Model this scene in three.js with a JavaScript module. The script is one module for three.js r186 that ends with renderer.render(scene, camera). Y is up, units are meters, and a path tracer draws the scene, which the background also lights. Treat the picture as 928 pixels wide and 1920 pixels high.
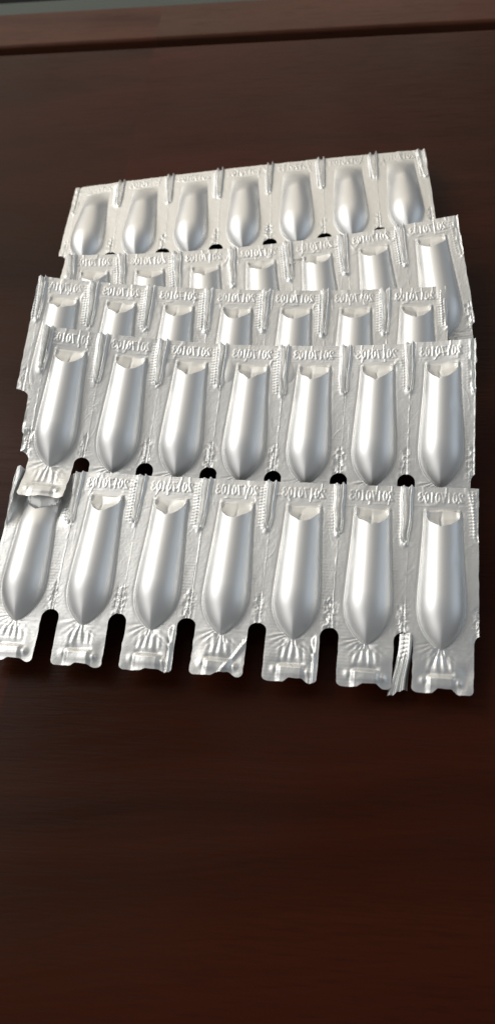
import * as THREE from 'three';
import { RectAreaLightUniformsLib } from 'three/addons/lights/RectAreaLightUniformsLib.js';
import { RoundedBoxGeometry } from 'three/addons/geometries/RoundedBoxGeometry.js';
import { mergeGeometries } from 'three/addons/utils/BufferGeometryUtils.js';

// ---------------------------------------------------------------- camera, light, exposure
const scene = new THREE.Scene();
scene.background = new THREE.Color(0.18, 0.184, 0.19);          // the soft light of the room round the table

const camera = new THREE.PerspectiveCamera(2 * Math.atan(960 / 1708.8) * 180 / Math.PI, 494 / 1024, 0.01, 20);
{
  const th = 57.51 * Math.PI / 180, ro = 11.115 * Math.PI / 180;
  const r = new THREE.Vector3(1, 0, 0), u = new THREE.Vector3(0, Math.cos(th), -Math.sin(th)), b = new THREE.Vector3(0, Math.sin(th), Math.cos(th));
  const r2 = r.clone().multiplyScalar(Math.cos(ro)).addScaledVector(u, -Math.sin(ro));
  const u2 = r.clone().multiplyScalar(Math.sin(ro)).addScaledVector(u, Math.cos(ro));
  camera.quaternion.setFromRotationMatrix(new THREE.Matrix4().makeBasis(r2, u2, b));
  camera.position.set(0, 0.23841, 0);
  camera.focus = 0.275; camera.userData.fStop = 15;
  camera.updateMatrixWorld();
}
const renderer = new THREE.WebGLRenderer({ antialias: true });
renderer.setSize(494, 1024);
renderer.toneMapping = THREE.LinearToneMapping;
renderer.toneMappingExposure = 1;
renderer.shadowMap.enabled = true;
RectAreaLightUniformsLib.init();
function windowLight(color, intensity, w, h, pos, target) {
  const l = new THREE.RectAreaLight(color, intensity, w, h);
  l.position.set(...pos); l.lookAt(...target); l.name = 'window_light';
  scene.add(l);
  return l;
}
windowLight(new THREE.Color(1.0, 0.99, 0.97), 4.5, 0.95, 0.95, [-0.95, 1.1, -1.05], [0, 0, -0.2]);    // window ahead and to the left
windowLight(new THREE.Color(1.0, 0.89, 0.72), 0.84, 2.6, 1.7, [-0.35, 1.18, -1.85], [0, 0.1, -0.2]);       // pale daylight from the far side of the room
windowLight(new THREE.Color(0.72, 0.86, 1.0), 0.75, 1.2, 1.0, [1.5, 0.7, -0.2], [0, 0, -0.2]);           // cool light from the right
windowLight(new THREE.Color(1.0, 0.98, 0.95), 1.5, 1.0, 0.9, [-1.15, 1.05, 0.3], [0, 0, -0.2]);        // the lighter end of the room behind the camera

// ---------------------------------------------------------------- helpers
function mulberry(seed) {
  let a = seed >>> 0;
  return () => { a = (a + 0x6D2B79F5) | 0; let t = Math.imul(a ^ (a >>> 15), 1 | a); t = (t + Math.imul(t ^ (t >>> 7), 61 | t)) ^ t; return ((t ^ (t >>> 14)) >>> 0) / 4294967296; };
}
function hash(i, j, k) {
  let h = Math.imul(i, 374761393) ^ Math.imul(j, 668265263) ^ Math.imul(k, 974634541);
  h = Math.imul(h ^ (h >>> 13), 1274126177); h ^= h >>> 16;
  return (h >>> 0) / 4294967296;
}
function noise(x, y, k = 0) {                                       // smooth value noise, -1 .. 1
  const i = Math.floor(x), j = Math.floor(y), fx = x - i, fy = y - j;
  const sx = fx * fx * (3 - 2 * fx), sy = fy * fy * (3 - 2 * fy);
  const a = hash(i, j, k), b = hash(i + 1, j, k), c = hash(i, j + 1, k), d = hash(i + 1, j + 1, k);
  return 2 * (a + (b - a) * sx + (c - a) * sy + (a - b - c + d) * sx * sy) - 1;
}
const ridged = (x, y, k) => 1 - Math.abs(noise(x, y, k)) * 2;
const sstep = (a, b, x) => { const t = Math.min(1, Math.max(0, (x - a) / (b - a))); return t * t * (3 - 2 * t); };
const gauss = (x, w) => { const t = x / w; return t * t > 16 ? 0 : Math.exp(-t * t); };
const clamp01 = (x) => Math.min(1, Math.max(0, x));
const counts = {};
function numbered(name) { const n = counts[name] = (counts[name] ?? -1) + 1; return n ? `${name}_${String(n).padStart(3, '0')}` : name; }
function lit(o) { o.castShadow = true; o.receiveShadow = true; return o; }

// ---------------------------------------------------------------- materials
function woodTextures(seed, dark, N) {
  const col = new Uint8Array(N * N * 4), bmp = new Uint8Array(N * N * 4), rough = new Uint8Array(N * N * 4);
  const S = 0.52;                                                    // metres across the texture
  const rnd = mulberry(seed);
  const pores = new Float32Array(N * N);
  for (let k = 0; k < 15000 * N * N / 1048576; k++) {                                   // short dark pores along the grain
    const x0 = rnd() * N, y0 = rnd() * N, len = (8 + rnd() * 30) * N / 1024, d = 0.25 + rnd() * 0.6, sl = (rnd() - 0.5) * 0.05;
    for (let i = 0; i < len; i++) {
      const x = (x0 + i) & (N - 1), y = Math.floor(y0 + i * sl + N) & (N - 1);
      const e = Math.sin(Math.PI * i / len) * d;
      pores[y * N + x] = Math.max(pores[y * N + x], e);
    }
  }
  for (let j = 0; j < N; j++) for (let i = 0; i < N; i++) {
    const x = i / N * S * 100, y = j / N * S * 100;                   // centimetres
    const warp = noise(x * 0.07, y * 0.16, seed + 1) * 1.6 + noise(x * 0.22, y * 0.5, seed + 2) * 0.35;
    const yy = y + warp;
    const broad = noise(x * 0.05, yy * 0.35, seed + 3) * 0.5 + noise(x * 0.03, yy * 1.1, seed + 4) * 0.4;
    const fine = noise(x * 0.25, yy * 7, seed + 5) * 0.5 + noise(x * 0.5, yy * 17, seed + 6) * 0.35 + noise(x * 1.1, yy * 34, seed + 7) * 0.45;
    const band = gauss(((yy - 30 - x * 0.16 + noise(x * 0.1, 3, seed) * 1.3) % 26 + 26) % 26 - 13, 0.5) * 0.55;
    const p = pores[j * N + i];
    let v = 1 + broad * 0.42 + fine * 0.07 - band * 0.7; v *= 1 - p * 0.3;
    const red = 1 + noise(x * 0.09, yy * 0.22, seed + 8) * 0.26;
    const c = [dark[0] * v * red, dark[1] * v, dark[2] * v];
    const o = (j * N + i) * 4;
    for (let q = 0; q < 3; q++) { const l = Math.max(0, c[q]); col[o + q] = Math.round(255 * (l <= 0.0031308 ? 12.92 * l : 1.055 * Math.pow(l, 1 / 2.4) - 0.055)); }
    col[o + 3] = 255;
    const b = 200 - p * 120 + fine * 18; bmp[o] = bmp[o + 1] = bmp[o + 2] = Math.max(0, Math.min(255, b)); bmp[o + 3] = 255;
    const rg = 76 + noise(x * 0.4, y * 0.4, seed + 9) * 20 + p * 40 + fine * 8; rough[o] = 255; rough[o + 1] = rg; rough[o + 2] = 0; rough[o + 3] = 255;
  }
  const mk = (data, srgb) => {
    const t = new THREE.DataTexture(data, N, N); t.wrapS = t.wrapT = THREE.RepeatWrapping; t.magFilter = THREE.LinearFilter; t.minFilter = THREE.LinearMipmapLinearFilter; t.generateMipmaps = true;
    if (srgb) t.colorSpace = THREE.SRGBColorSpace; t.repeat.set(1 / S, 1 / S); t.needsUpdate = true; return t;
  };
  return { map: mk(col, true), bumpMap: mk(bmp), roughnessMap: mk(rough) };
}
const wood = new THREE.MeshPhysicalMaterial({ name: 'mahogany', specularIntensity: 0.2, ...woodTextures(11, [0.038, 0.0086, 0.0030], 2048), roughness: 1.0, metalness: 0, bumpScale: 0.00004 });
const railWood = new THREE.MeshPhysicalMaterial({ name: 'rail mahogany', specularIntensity: 0.2, ...woodTextures(37, [0.08, 0.029, 0.017], 1024), roughness: 1.0, metalness: 0, bumpScale: 0.00004 });
const gapDark = new THREE.MeshStandardMaterial({ name: 'dark gap board', color: new THREE.Color(0.006, 0.004, 0.003), roughness: 0.9 });
const ledgePaint = new THREE.MeshStandardMaterial({ name: 'grey green paint', color: new THREE.Color(0.055, 0.068, 0.058), roughness: 0.6 });
const floorMat = new THREE.MeshStandardMaterial({ name: 'dark floor', color: new THREE.Color(0.012, 0.012, 0.011), roughness: 0.9 });
const foil = new THREE.MeshStandardMaterial({ name: 'aluminium foil', color: new THREE.Color(0.80, 0.80, 0.785), metalness: 1, roughness: 0.5, side: THREE.DoubleSide });
const foilSmooth = new THREE.MeshStandardMaterial({ name: 'stretched aluminium foil', color: new THREE.Color(0.82, 0.82, 0.81), metalness: 1, roughness: 0.5, side: THREE.DoubleSide });

// ---------------------------------------------------------------- the table and what lies behind it
const floor = lit(new THREE.Mesh(new THREE.BoxGeometry(8, 0.02, 8), floorMat));
floor.name = 'floor'; floor.position.set(0, -0.76, -1); floor.userData.kind = 'structure'; scene.add(floor);

const table = new THREE.Group(); table.name = 'table';
table.position.set(0, 0, -0.4159); table.rotation.y = -14.1 * Math.PI / 180; scene.add(table);
table.userData = { label: 'polished dark mahogany table carrying the foil strips, with a groove near its far edge', category: 'table' };
function board(name, x0, x1, y0, y1, z0, z1, m, r) {
  const g = new RoundedBoxGeometry(x1 - x0, y1 - y0, z1 - z0, 4, r); g.translate((x0 + x1) / 2, (y0 + y1) / 2, (z0 + z1) / 2);
  const p = g.attributes.position, nn = g.attributes.normal, uv = g.attributes.uv;
  for (let i = 0; i < p.count; i++) {
    const n = [Math.abs(nn.getX(i)), Math.abs(nn.getY(i)), Math.abs(nn.getZ(i))];
    if (n[0] > n[1] && n[0] > n[2]) uv.setXY(i, p.getY(i), p.getZ(i)); else uv.setXY(i, p.getX(i), p.getZ(i) + p.getY(i));
  }
  const o = lit(new THREE.Mesh(g, m)); o.name = name; table.add(o); return o;
}
board('tabletop_panel', -0.62, 0.62, -0.026, 0, 0.0030, 0.68, wood, 0.0016);
board('edge_rail', -0.62, 0.62, -0.026, 0.0004, -0.0312, -0.0030, railWood, 0.0016);
board('groove_board', -0.62, 0.62, -0.046, -0.0275, -0.029, 0.66, gapDark, 0.001);
const ledge = new THREE.Group(); ledge.name = 'ledge';
ledge.position.copy(table.position); ledge.rotation.copy(table.rotation); scene.add(ledge);
ledge.userData = { label: 'grey green painted ledge just beyond the far edge of the table', category: 'ledge' };
{
  const g = new RoundedBoxGeometry(1.24, 0.03, 0.0135, 3, 0.0015); g.translate(0, -0.017, -0.0393);
  const o = lit(new THREE.Mesh(g, ledgePaint)); o.name = 'ledge_board'; ledge.add(o);
}

// ---------------------------------------------------------------- the suppository strips
// all in millimetres: u along the strip (seven cells of 20), v from the top seal (0) to the pull tabs (61.2)
const P = 20, L = 61.234, TIP = 49.28, NOTCH = 45.06, NR = 2.6, BODY = 36.3;

// date stamp: digit strokes in a 1 x 1.7 box
const arcPts = (cx, cy, rx, ry, a0, a1, n = 12) => Array.from({ length: n + 1 }, (_, i) => { const a = (a0 + (a1 - a0) * i / n) * Math.PI / 180; return [cx + rx * Math.cos(a), cy + ry * Math.sin(a)]; });
const GLYPH = {
  0: [arcPts(0.5, 0.85, 0.46, 0.85, 0, 360, 20)],
  1: [[[0.2, 0.35], [0.55, 0], [0.55, 1.7]]],
  2: [[...arcPts(0.5, 0.46, 0.46, 0.46, 190, 380, 12), [0.02, 1.7], [1, 1.7]]],
  3: [[...arcPts(0.46, 0.42, 0.44, 0.42, 200, 450, 12), ...arcPts(0.46, 1.27, 0.5, 0.43, 270, 520, 12)]],
  7: [[[0, 0], [1, 0], [0.4, 1.7]]],
};
const TR = 0.06, TX0 = -7.6, TY0 = 1.2, TW = 240, TH = 80;            // raster of the distance to the strokes
const stamp = new Float32Array(TW * TH).fill(9);
{
  const segs = [];
  [...'20170103'].forEach((ch, k) => {
    for (const line of GLYPH[ch]) for (let i = 0; i + 1 < line.length; i++) {
      const f = ([x, y]) => [5.7 - k * 1.62 - x * 1.12, 1.95 + y * 1.72];   // seen from the back of the stamp: mirrored
      segs.push([f(line[i]), f(line[i + 1])]);
    }
  });
  for (let j = 0; j < TH; j++) for (let i = 0; i < TW; i++) {
    const x = TX0 + i * TR, y = TY0 + j * TR; let best = 9;
    for (const [a, b] of segs) {
      const dx = b[0] - a[0], dy = b[1] - a[1], t = clamp01(((x - a[0]) * dx + (y - a[1]) * dy) / (dx * dx + dy * dy + 1e-9));
      best = Math.min(best, Math.hypot(x - a[0] - t * dx, y - a[1] - t * dy));
    }
    stamp[j * TW + i] = best;
  }
}
function stampAt(x, v) {
  const fx = (x - TX0) / TR, fy = (v - TY0) / TR; if (fx < 0 || fy < 0 || fx >= TW - 1 || fy >= TH - 1) return 0;
  const i = Math.floor(fx), j = Math.floor(fy), a = fx - i, b = fy - j, q = j * TW + i;
  const d = (stamp[q] * (1 - a) + stamp[q + 1] * a) * (1 - b) + (stamp[q + TW] * (1 - a) + stamp[q + TW + 1] * a) * b;
  return 1 - sstep(0.04, 0.5, d);
}

function halfWidth(v) {                                                // outline of the bullet pocket
  if (v < BODY) return 5.15 + 1.35 * sstep(7, 40, v);
  const t = Math.min(1, (v - BODY) / (TIP - BODY));
  const w0 = 5.15 + 1.35 * sstep(7, 40, v);
  return w0 * Math.pow(Math.max(0, 1 - Math.pow(t, 2.4)), 0.8);
}
function columnWidth(v) {                                              // grid half-width that follows the pocket and opens again below it
  const r = halfWidth(Math.min(v, TIP));
  return Math.max(r, 0.5 + 4.2 * sstep(TIP - 1.5, TIP + 7, v));
}
const rows = [];
for (let i = 0; i <= 166; i++) rows.push(NOTCH * i / 166);
for (let i = 1; i <= 10; i++) rows.push(NOTCH + NR * (1 - Math.cos(Math.PI / 2 * i / 10)));
for (let i = 1; i <= 50; i++) rows.push(NOTCH + NR + (L - NOTCH - NR) * i / 50);
const R = rows.length;
const NC = [8, 8, 40, 6, 13], CUT = [0, 8, 16, 56, 62, 75], C = 75;

function strip(spec) {
  const { seed, pose, h } = spec;
  const [px, pz, yaw] = pose, cy = Math.cos(yaw), sy = Math.sin(yaw);
  const q = (l, m, r) => [m, (r - l) / 2, (l + r) / 2 - m];
  const [tl, tm, tr, bl, bm, br] = h;
  const [a0, a1, a2] = q((tl + bl) / 2, (tm + bm) / 2, (tr + br) / 2), [b0, b1, b2] = q((bl - tl) / 2, (bm - tm) / 2, (br - tr) / 2);
  const HU = 3.5 * P;
  function base(u, v) {                                                // the bent sheet that carries the relief
    const s = u / HU - 1, t = 2 * v / L - 1;
    let y = a0 + a1 * s + a2 * s * s + t * (b0 + b1 * s + b2 * s * s), x = 0;
    for (let k = 0; k < 24; k++) { const sk = s * (k + 0.5) / 24, g = ((a1 + 2 * a2 * sk) + t * (b1 + 2 * b2 * sk)) / HU; x += Math.sqrt(Math.max(0.05, 1 - g * g)) * s * HU / 24; }
    const hv = (b0 + b1 * s + b2 * s * s) * 2 / L, hu = ((a1 + 2 * a2 * s) + t * (b1 + 2 * b2 * s)) / HU;
    const z = (v - L / 2) * Math.sqrt(Math.max(0.05, 1 - hv * hv));
    const nu = Math.sqrt(1 - hu * hu), nv = Math.sqrt(1 - hv * hv);
    return { x, y, z, Tu: [nu, hu, 0], Tv: [0, hv, nv] };
  }
  const rnd = mulberry(seed * 977 + 5);
  const seams = Array.from({ length: 8 }, (_, i) => ({
    end: 16.3 + rnd() * 2.6, lean: (rnd() - 0.4) * 0.9, h1: 0.75 + rnd() * 0.4, h2: 0.8 + rnd() * 0.45, bead: rnd() < 0.8 ? 0.36 + rnd() * 0.14 : 0.1, split: 1.35 + rnd() * 0.55,
    off: (i === 0 ? 1.9 : i === 7 ? -0.5 : 0) + (rnd() - 0.5) * 0.3, crush: 0.14 + rnd() * 0.24, line: rnd() < 0.6 ? 0.11 : 0.05, k: Math.floor(rnd() * 1e6),
  }));
  Object.assign(seams[0], spec.leftSeam ?? {});
  Object.assign(seams[7], spec.rightSeam ?? {});
  const cells = Array.from({ length: 7 }, () => ({
    k: Math.floor(rnd() * 1e6), crease: 0.13 + rnd() * 0.15, cx: (rnd() - 0.5) * 1.6, rays: 8 + Math.floor(rnd() * 4), ph: rnd() * 6.3, wave: 0.55 + rnd() * 0.6, wx: 0.6 + rnd() * 1.4,
    tilt: (rnd() - 0.5) * 0.9, rib: rnd(), bow: (rnd() - 0.5) * 1.2, dent: rnd(), dy: 16 + rnd() * 14, ds: rnd() < 0.5 ? -1 : 1, lift: 0, fold: 0, vl: (rnd() - 0.5) * 0.8, facets: [0, 1, 2, 3].map((i) => { const a = i * 1.6 + rnd() * 1.3, g = 0.35 + rnd() * 0.4; return [Math.cos(a) * g, Math.sin(a) * g, rnd() * 0.35]; }), bar: 0.8 + rnd() * 0.3,
  }));
  for (const [i, o] of Object.entries(spec.cells ?? {})) Object.assign(cells[i], o);

  function seamRelief(S, d, v) {
    d -= S.off;
    if (d < -4 || d > 3.2) return 0;
    const e = 1 - sstep(S.end - 2.2, S.end, v), t = v / S.end;
    let w = 0;
    if (e > 0) {
      const c = S.lean * t + noise(v * 0.25, 1.5, S.k) * 0.22, g = S.split * (1 - 0.55 * t * t) * 0.75;
      const n1 = noise(v * 0.5, 7.5, S.k + 2) * 0.2;
      const x1 = d - c + g, x2 = d - c - g * 0.75;
      w += e * (S.h1 + n1) * gauss(x1, 0.42) * 1.1 + e * (S.h2 - n1) * (x2 > 0 ? gauss(x2, 0.26) : gauss(x2, 0.5)) * 1.1;
      w -= 0.45 * e * gauss(d - c, 0.28);
      const bp = 0.5 + 0.5 * Math.cos(2 * Math.PI * v / 1.05 + S.k);
      w += e * S.bead * (0.25 + bp) * gauss(d - c * 0.6 + 2.15 - 0.5 * t, 0.42) * sstep(0.6, 2.5, v);
      w += e * S.bead * 0.35 * bp * gauss(d - c * 0.6 + 3.0 - 0.5 * t, 0.5) * sstep(0.6, 2.5, v);
    }
    w += 0.5 * gauss(v - S.end + 0.5, 1.1) * gauss(d - S.lean * 0.9 + 0.3, 0.9) * (0.6 + 0.8 * noise(d * 1.1, v * 0.9, S.k + 4));
    w += S.line * gauss(d - 0.35 - 0.15 * noise(v * 0.4, 2.5, S.k), 0.2) * sstep(S.end - 2, S.end, v) * (0.5 + 0.6 * noise(v * 0.9, 4.5, S.k)) ;
    const cz = sstep(35.5, 38.5, v) * (1 - sstep(NOTCH + 1, NOTCH + 4, v)) * gauss(d + 0.4, 1.4);
    if (cz > 0.01) w += cz * S.crush * (0.75 * ridged(d * 0.7, v * 0.55, S.k + 5) + 0.45 * ridged(d * 1.3, v * 1.2, S.k + 6) - 0.3);
    w -= cz * 0.25 * gauss(d, 0.22);
    return w;
  }
  function relief(ci, x, v) {
    const c = cells[ci], ax = Math.abs(x), r = halfWidth(v);
    let w = 0.10 * noise(x * 0.14 + ci * 9, v * 0.09, seed) + 0.02 * noise(x * 0.6, v * 0.5, c.k) + 0.012 * noise(x * 2.1, v * 1.7, c.k + 1);
    // fine ribs left by the sealing rollers
    w += (0.004 + 0.016 * c.rib * sstep(0.1, 0.7, noise(x * 0.18 + 3, v * 0.06, c.k + 2))) * Math.sin(v * 6.6);
    w += 0.025 * gauss(noise(x * 0.2 + 7, v * 0.07 + x * 0.03, c.k + 22), 0.045) * sstep(-0.2, 0.3, noise(x * 0.1, v * 0.1, c.k + 23));
    // header: date and the ruled lines below it
    if (v < 9.5) {
      const env = 0.75 + 0.5 * noise(x * 0.45, v * 0.4, c.k + 3);
      w += spec.stamp * env * stampAt(x, v);
      w += 0.05 * (gauss(v - 6.2, 0.22) * sstep(-0.1, 0.4, noise(x * 0.35, 0.5, c.k + 4)) + gauss(v - 7.1, 0.18) * sstep(0, 0.4, noise(x * 0.3, 3.5, c.k + 4)));
      w += 0.10 * gauss(noise(x * 0.3, v * 0.12, c.k + 21), 0.10) * (1 - sstep(7, 9, v));
    }
    // the bullet pocket
    if (v > 6.5 && v < TIP && ax < r) {
      const s = x / r, t = clamp01((v - BODY) / (TIP - BODY));
      const p = 2 - 0.55 * sstep(0.3, 1, t), H = (0.70 + 0.13 * sstep(10, 40, v)) * r * (1 - 0.10 * t);
      let z = H * Math.pow(Math.max(0, 1 - Math.pow(Math.abs(s), p)), (spec.dome ? 0.56 + 0.55 * (1 - sstep(10, 32, v)) : 0.56) + 0.12 * t);
      const vc = 7.4 + 0.6 * noise(x * 0.4, 3.3, c.k + 5) + 0.5 * Math.abs(s), vs = 14.3 - 4.4 * s * s + 0.45 * noise(x * 0.5, 1.3, c.k + 6) + 0.4 * (c.dent + 0.3) * gauss(x - c.cx, 0.4);
      const ramp = clamp01((v - vc) / (vs - vc));
      const cap = (1 - sstep(0.8, 1.0, ramp)) * sstep(0.0, 0.15, ramp);
      if (spec.dome) z *= sstep(5.5, 21, v) ** 0.8; else z *= ramp < 1 ? 0.72 * Math.pow(ramp, 1.6) + 0.28 * sstep(0.86, 1, ramp) : 1;
      if (cap > 0) {                                                   // flat facets of the folded end with sharp creases between them
        const qx = x - c.cx, qv = v - 10.8;
        let m = -9; for (const f of c.facets) m = Math.max(m, f[0] * qx + f[1] * qv + f[2]);
        z += cap * spec.capCrease * (c.crease * (m - 0.4) - 0.2 * gauss(qx - (v - 12) * c.vl, 0.3) * sstep(10, 13, v));
      }
      z += 0.55 * gauss(ax - r + 0.45, 0.55) * gauss(v - 9.2, 1.3) * spec.capCrease;
      // small dents and the marks along the left flank
      z -= 0.30 * gauss(x - c.ds * 4.3, 1.5) * gauss(v - c.dy, 2.6) * c.dent * (1 - Math.abs(s) * 0.4);
      
      z += 0.035 * Math.cos(v * 6.0) * gauss(s + 0.93, 0.07) * sstep(15, 18, v) * (1 - sstep(32, 36, v));
      w = 0.10 * noise(x * 0.14 + ci * 9, v * 0.09, seed) * (1 - sstep(0, 0.5, z)) + Math.max(z, 0);
    } else if (v > 7 && v < TIP + 2) {
      w -= (spec.dome ? 0.02 : 0.08) * gauss(ax - Math.max(r, 0.2) - 0.35, 0.38) * sstep(7, 9, v);
    }
    // the tab: pleats fanning from the tip, raised grip bar, curl
    if (v > 42) {
      const dy = v - (TIP - 2.2), a = Math.atan2(x, Math.max(0.3, dy)), rho = Math.hypot(x, dy), re = sstep(1.6, 3.2, rho) * (1 - sstep(5.2, 8.6, rho)) * sstep(-2.5, -0.2, dy + 2.5) * (ax > r ? 1 : 0);
      w += re * 0.06 * Math.cos(a * (c.rays + 12) + c.ph + noise(a * 2, 1, c.k) * 1.4) * (0.7 + 0.5 * noise(a * 3, rho * 0.2, c.k + 11));
      const lf = sstep(50, 51.5, v) * (1 - sstep(53.5, 56.3, v)) * (1 - sstep(2.6, 4.6, ax));
      w += lf * 0.09 * Math.cos(x * (3.6 - (v - 50) * 0.12) + c.ph + noise(x * 0.5, v * 0.2, c.k + 31));
      const bx = (1 - sstep(2.6, 4.3, Math.abs(x - 0.2)));
      w += 0.95 * c.bar * sstep(56.0, 57.5, v) * (1 - 0.55 * sstep(58.8, 60.4, v)) * bx - 0.28 * gauss(v - 55.7, 0.6) * bx;
      w += 0.7 * gauss(x - 4.7, 0.9) * gauss(v - 58.3, 1.0) + 0.45 * gauss(x + 4.5, 0.9) * gauss(v - 57.9, 1.1);
      w += 0.35 * noise(x * 0.28, v * 0.2, c.k + 12) * sstep(50, 56, v);
      const tt = Math.max(0, v - 47) / 14;
      w += tt * tt * (c.bow + c.tilt * x * 0.22) + c.lift * sstep(44, L, v) * (v - 44) / 17 * 1.0;
      if (c.fold) { const f = (x - 1.6) * 0.78 + (v - 59) * 0.52 ; const on = sstep(48.5, 50, v); w += on * (0.75 * (f > 0 ? gauss(f, 0.9) : gauss(f, 0.22)) + 0.25 * sstep(0, 0.5, f)); }
      if (c.edgeFold) { w += c.edgeFold * sstep(47, 50, v) * gauss(x - 6.3, 0.35); w -= 0.3 * sstep(47, 50, v) * gauss(x - 5.7, 0.25); }
    }
    if (spec.press && ci < 2) { const pu = x + 10 + ci * P; w -= (spec.press * sstep(0.6, 5.5, pu) * (1 - sstep(13.5, 21, pu)) - 1.6 * gauss(pu - 0.4, 1.2)) * (1 - sstep(7, 21, v)); }
    w += seamRelief(seams[ci], x + 10, v) + seamRelief(seams[ci + 1], x - 10, v);
    return w;
  }

  // grid of one cell
  function cellGrid(ci) {
    const first = ci === 0, last = ci === 6, c = cells[ci], W = C + 1;
    const pos = new Float32Array(R * W * 3), nor = new Float32Array(R * W * 3), uv = new Float32Array(R * W * 2), loc = new Float32Array(R * W * 2), wv = new Float32Array(R * W);
    for (let j = 0; j < R; j++) {
      const v0 = rows[j];
      const n = v0 <= NOTCH ? 0 : v0 < NOTCH + NR ? Math.sqrt(Math.max(0, NR * NR - (NOTCH + NR - v0) ** 2)) : NR;
      let xl = -10 + n * (first ? spec.leftNotch ?? 1.15 : 1), xr = 10 - n * (last ? 0.5 : 1);
      if (n > 0) { xl += 0.12 * noise(v0 * 0.5, 2.2, c.k + 13); xr += 0.12 * noise(v0 * 0.5, 4.2, c.k + 13); }
      else { if (first) xl += 0.14 * noise(v0 * 0.4, 2.2, c.k + 13); if (last) xr += 0.14 * noise(v0 * 0.4, 2.2, c.k + 13); }
      const rr = columnWidth(v0);
      const b1 = Math.max(-8.2, xl + 0.35), b2 = -rr, b3 = rr, b4 = Math.min(6.9, xr - 0.4), brk = [xl, Math.min(b1, b2 - 0.2), b2, b3, Math.max(b4, b3 + 0.2), xr];
      for (let i = 0; i <= C; i++) {
        let g = 0; while (i > CUT[g + 1]) g++;
        let f = (i - CUT[g]) / NC[g];
        if (g === 2) { const lin = 2 * f - 1, si = Math.sin(lin * Math.PI / 2), m = sstep(9, 14, v0) * (1 - sstep(TIP - 2, TIP + 2, v0)) * 0.55; f = (lin * (1 - m) + si * m) / 2 + 0.5; }
        const x = brk[g] + (brk[g + 1] - brk[g]) * f;
        // ragged top cut, rounded tab corners and the waved lower edge
        let v = v0 + (1 - sstep(0, 2.5, v0)) * (0.16 * noise((x + ci * 20) * 0.35, 5.5, seed) + 0.07 * noise((x + ci * 20) * 1.3, 6.5, seed));
        if (v0 > 54) {
          const k = sstep(54, L, v0), dx = Math.min(x - xl, xr - x), cr = 1.5;
          let e = c.wave * sstep(-2.6, -0.6, x - c.wx + 0.6) * (1 - sstep(1.8, 4.2, x - c.wx)) * 1.25 + 0.15 * noise(x * 0.6, 8.5, c.k + 14) - c.tilt * x * 0.06;
          if (dx < cr) e += cr * (1 - Math.sqrt(Math.max(0, 1 - (1 - dx / cr) ** 2))) * 0.9;
          v -= k * e;
        }
        const u = x + 10 + ci * P, B = base(u, v), d = 0.11;
        const w = relief(ci, x, v);
        const wu = (relief(ci, x + d, v) - relief(ci, x - d, v)) / (2 * d), wd = (relief(ci, x, v + d) - relief(ci, x, v - d)) / (2 * d);
        const N = [B.Tv[1] * B.Tu[2] - B.Tv[2] * B.Tu[1], B.Tv[2] * B.Tu[0] - B.Tv[0] * B.Tu[2], B.Tv[0] * B.Tu[1] - B.Tv[1] * B.Tu[0]];
        const o = (j * W + i) * 3;
        for (let q2 = 0; q2 < 3; q2++) { pos[o + q2] = ([B.x, B.y, B.z][q2] + N[q2] * w) * 0.001; nor[o + q2] = N[q2] - wu * B.Tu[q2] - wd * B.Tv[q2]; }
        const l = Math.hypot(nor[o], nor[o + 1], nor[o + 2]); nor[o] /= l; nor[o + 1] /= l; nor[o + 2] /= l;
        const o2 = (j * W + i) * 2; uv[o2] = u * 0.001; uv[o2 + 1] = v * 0.001; loc[o2] = x; loc[o2 + 1] = v; wv[j * W + i] = w;
      }
    }
    return { pos, nor, uv, loc, wv, W, n: N => N };
  }
  class Part {
    constructor() { this.p = []; this.n = []; this.t = []; this.i = []; this.map = new Map(); }
    vert(G, k) { let a = this.map.get(k); if (a === undefined) { a = this.p.length / 3; this.map.set(k, a); this.p.push(G.pos[k * 3], G.pos[k * 3 + 1], G.pos[k * 3 + 2]); this.n.push(G.nor[k * 3], G.nor[k * 3 + 1], G.nor[k * 3 + 2]); this.t.push(G.uv[k * 2], G.uv[k * 2 + 1]); } return a; }
    raw(p, n, t) { this.p.push(...p); this.n.push(...n); this.t.push(...t); return this.p.length / 3 - 1; }
    quad(a, b, c, d) { this.i.push(a, c, b, b, c, d); }
    geometry() {
      const g = new THREE.BufferGeometry();
      g.setAttribute('position', new THREE.Float32BufferAttribute(this.p, 3)); g.setAttribute('normal', new THREE.Float32BufferAttribute(this.n, 3)); g.setAttribute('uv', new THREE.Float32BufferAttribute(this.t, 2));
      g.setIndex(this.i); return g;
    }
  }
  const root = new THREE.Group(); root.name = numbered('suppository_strip');
  root.position.set(px * 0.001, 0, pz * 0.001); root.rotation.y = yaw; scene.add(root);
  root.userData = { label: spec.label, category: 'blister strip', group: 'silver suppository strips' };
  const seamParts = Array.from({ length: 8 }, () => []);
  const add = (name, part, m, parent) => { if (!part.i.length) return null; const o = lit(new THREE.Mesh(part.geometry(), m)); o.name = name; parent.add(o); return o; };
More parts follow.
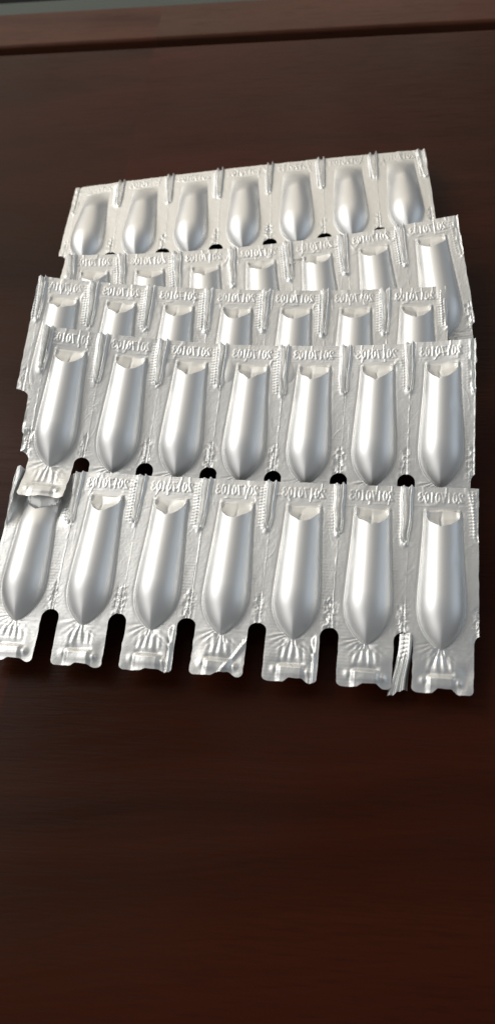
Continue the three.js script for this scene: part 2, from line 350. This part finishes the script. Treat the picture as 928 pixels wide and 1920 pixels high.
  for (let ci = 0; ci < 7; ci++) {
    const G = cellGrid(ci), W = G.W, K = { panel: new Part(), pocket: new Part(), cap: new Part(), tab: new Part(), stamp: new Part(), sl: new Part(), sr: new Part() };
    const kindOf = (j, i) => {
      const v = (rows[j] + rows[j + 1]) / 2, k = j * W + i, x = (G.loc[k * 2] + G.loc[k * 2 + 2]) / 2;
      if (v > NOTCH + NR && v > TIP) return 'tab';
      if (v > NOTCH + NR && (i < CUT[2] || i >= CUT[3])) return 'tab';
      if (i >= CUT[2] && i < CUT[3] && v > 7.6 && v < TIP) return v < 12.2 ? 'cap' : 'pocket';
      if (v < 6 && stampAt(x, v) > 0.35) return 'stamp';
      if (v < seams[ci].end && i < CUT[1] && x + 10 - seams[ci].off < 1.75) return 'sl';
      if (v < seams[ci + 1].end && i >= CUT[4]) return 'sr';
      return 'panel';
    };
    for (let j = 0; j < R - 1; j++) for (let i = 0; i < C; i++) {
      const p = K[kindOf(j, i)], k = j * W + i;
      p.quad(p.vert(G, k), p.vert(G, k + 1), p.vert(G, k + W), p.vert(G, k + W + 1));
    }
    // cut edges have the thickness of the welded foils
    const edge = (p, ka, kb, out) => {
      const T = 0.00026, va = [G.pos[ka * 3], G.pos[ka * 3 + 1], G.pos[ka * 3 + 2]], vb = [G.pos[kb * 3], G.pos[kb * 3 + 1], G.pos[kb * 3 + 2]];
      const a = p.raw(va, out, [0, 0]), b = p.raw(vb, out, [0, 0]), c2 = p.raw([va[0], va[1] - T, va[2]], out, [0, 0]), d2 = p.raw([vb[0], vb[1] - T, vb[2]], out, [0, 0]);
      p.quad(a, b, c2, d2);
    };
    for (let i = 0; i < C; i++) { edge(K[kindOf(0, i)], i, i + 1, [0, 0, -1]); edge(K.tab, (R - 1) * W + i, (R - 1) * W + i + 1, [0, 0, 1]); }
    for (let j = 0; j < R - 1; j++) {
      if (rows[j] >= NOTCH - 0.01 || ci === 0) edge(K[kindOf(j, 0)], j * W, (j + 1) * W, [-1, 0, 0]);
      if (rows[j] >= NOTCH - 0.01 || ci === 6) edge(K[kindOf(j, C - 1)], j * W + C, (j + 1) * W + C, [1, 0, 0]);
    }
    // underside of the pocket, a shallower bulge
    {
      const p = K.pocket, idx = [];
      const js = []; for (let j = 0; j < R; j++) if (rows[j] > 8 && rows[j] < TIP && j % 3 === 0) js.push(j);
      for (const j of js) { const line = []; for (let i = CUT[2]; i <= CUT[3]; i += 2) {
        const k = j * W + i, B = base(G.loc[k * 2] + 10 + ci * P, G.loc[k * 2 + 1]), w = -0.5 * Math.max(0, G.wv[k]) - 0.2;
        line.push(p.raw([B.x * 0.001, (B.y + w) * 0.001, B.z * 0.001], [-G.nor[k * 3], -G.nor[k * 3 + 1], -G.nor[k * 3 + 2]].map((q2, z) => z === 1 ? q2 : -q2), [0, 0]));
      } idx.push(line); }
      for (let a = 0; a + 1 < idx.length; a++) for (let b = 0; b + 1 < idx[a].length; b++) p.quad(idx[a][b + 1], idx[a][b], idx[a + 1][b + 1], idx[a + 1][b]);
    }
    const panel = add('cell_panel', K.panel, foil, root);
    const pocket = add('pocket', K.pocket, foilSmooth, panel);
    add('crimped_end', K.cap, foil, panel);
    add('pull_tab', K.tab, foil, panel);
    add('date_stamp', K.stamp, foil, panel);
    if (K.sl.i.length) seamParts[ci].push(K.sl.geometry());
    if (K.sr.i.length) seamParts[ci + 1].push(K.sr.geometry());
  }
  for (const gs of seamParts) if (gs.length) { const o = lit(new THREE.Mesh(mergeGeometries(gs), foil)); o.name = 'crimped_seam'; root.add(o); }

  // a scrap of the punched web still hanging in a notch
  if (spec.scrap) {
    const p = new Part(), nu = 28, nv = 60, id = [];
    const f = (a, b) => {                                              // a across -1..1, b down 0..1
      const v = NOTCH + 0.6 + b * 15.6 - a * b * 1.1 + 0.3 * noise(a * 3, 1, 77) * b, hw = 1.75 + 0.9 * b * b, x = spec.scrap * P + 0.75 - 1.5 * b + a * hw + 0.3 * Math.sin(b * 5);
      const B = base(x, v);
      let w = 0.5 + 0.5 * a - 2.2 * b * b + 0.32 * Math.cos(a * 9.5 + b * 1.2) * sstep(0.25, 0.6, b) + 0.5 * (1 - b) * gauss(a - 0.55, 0.3);
      w += 0.34 * (1 - sstep(0.38, 0.5, b)) * (0.5 + 0.5 * Math.cos(b * 15.6 * 5.2)) * (gauss(a + 0.45, 0.28) + 0.8 * gauss(a - 0.1, 0.2));
      if (a > 0.75) w -= (a - 0.75) * 5;
      return new THREE.Vector3(B.x, B.y + w, B.z).multiplyScalar(0.001);
    };
    for (let j = 0; j <= nv; j++) { const line = []; for (let i = 0; i <= nu; i++) {
      const a = i / nu * 2 - 1, b = j / nv, v0 = f(a, b), n = f(a, b + 0.004).sub(f(a, b - 0.004)).cross(f(a + 0.02, b).sub(f(a - 0.02, b))).normalize();
      line.push(p.raw(v0.toArray(), n.toArray(), [a, b]));
    } id.push(line); }
    for (let j = 0; j < nv; j++) for (let i = 0; i < nu; i++) p.quad(id[j][i], id[j][i + 1], id[j + 1][i], id[j + 1][i + 1]);
    const o = add('torn_scrap', p, foil, root); o.userData.label = 'pleated scrap of foil hanging in the last notch';
  }
  return root;
}

strip({ seed: 1, pose: [-8.695, -127.148, -0.2828], h: [13.12, 11.15, 11.89, 5.82, 6.18, 5.39], stamp: 0.16, capCrease: 1,
  label: 'nearest silver suppository strip, all seven tabs showing along its lower edge', scrap: 6, press: 3.2,
  leftSeam: { h1: 1.5, h2: 1.3, off: 0.4, bead: 0.2, split: 2.2, end: 19 }, rightSeam: { h1: 0.05, h2: 0.05, off: 0.6, bead: 0.35 }, cells: { 3: { fold: 1 }, 2: { edgeFold: 0.8 }, 4: { edgeFold: 0.5 } } });
strip({ seed: 2, pose: [4.631, -175.827, -0.2817], h: [23.74, 15.32, 20.98, 10.2, 6.45, 6.38], stamp: 0.16, capCrease: 1,
  label: 'silver suppository strip directly behind the nearest one, its leftmost tab lying over that strip', cells: { 0: { lift: 5, bow: 0, tilt: 0.1, wave: 0.3 } }, rightSeam: { h1: 0.05, h2: 0.05, bead: 0.05 } });
strip({ seed: 3, pose: [4.158, -203.129, -0.2625], h: [21.32, 14.32, 15.34, 11.72, 5.52, 8.32], stamp: 0.16, capCrease: 1,
  leftNotch: 1.7, label: 'middle silver suppository strip of the five, showing only its dated heads', rightSeam: { h1: 0.05, h2: 0.05, bead: 0.3, off: 0.2 } });
strip({ seed: 4, pose: [18.751, -226.121, -0.1443], h: [14.64, 10.72, 16.19, 6.31, 4.4, 6.78], stamp: 0.15, capCrease: 1,
  label: 'silver suppository strip in front of the farthest one, its right end tilted up and uncovered', rightSeam: { h1: 0.05, h2: 0.05, bead: 0.08 } });
strip({ seed: 5, pose: [20.184, -277.822, -0.1825], h: [1.58, 5.49, 7.17, 8.28, 8.41, 12.46], stamp: 0.16, capCrease: 0, dome: true,
  label: 'farthest silver suppository strip, lying under the others with its whole top edge free', leftSeam: { h1: 0.05, h2: 0.05, bead: 0.05 }, rightSeam: { h1: 0.5, h2: 0.4, off: -1.2 } });

renderer.render(scene, camera);
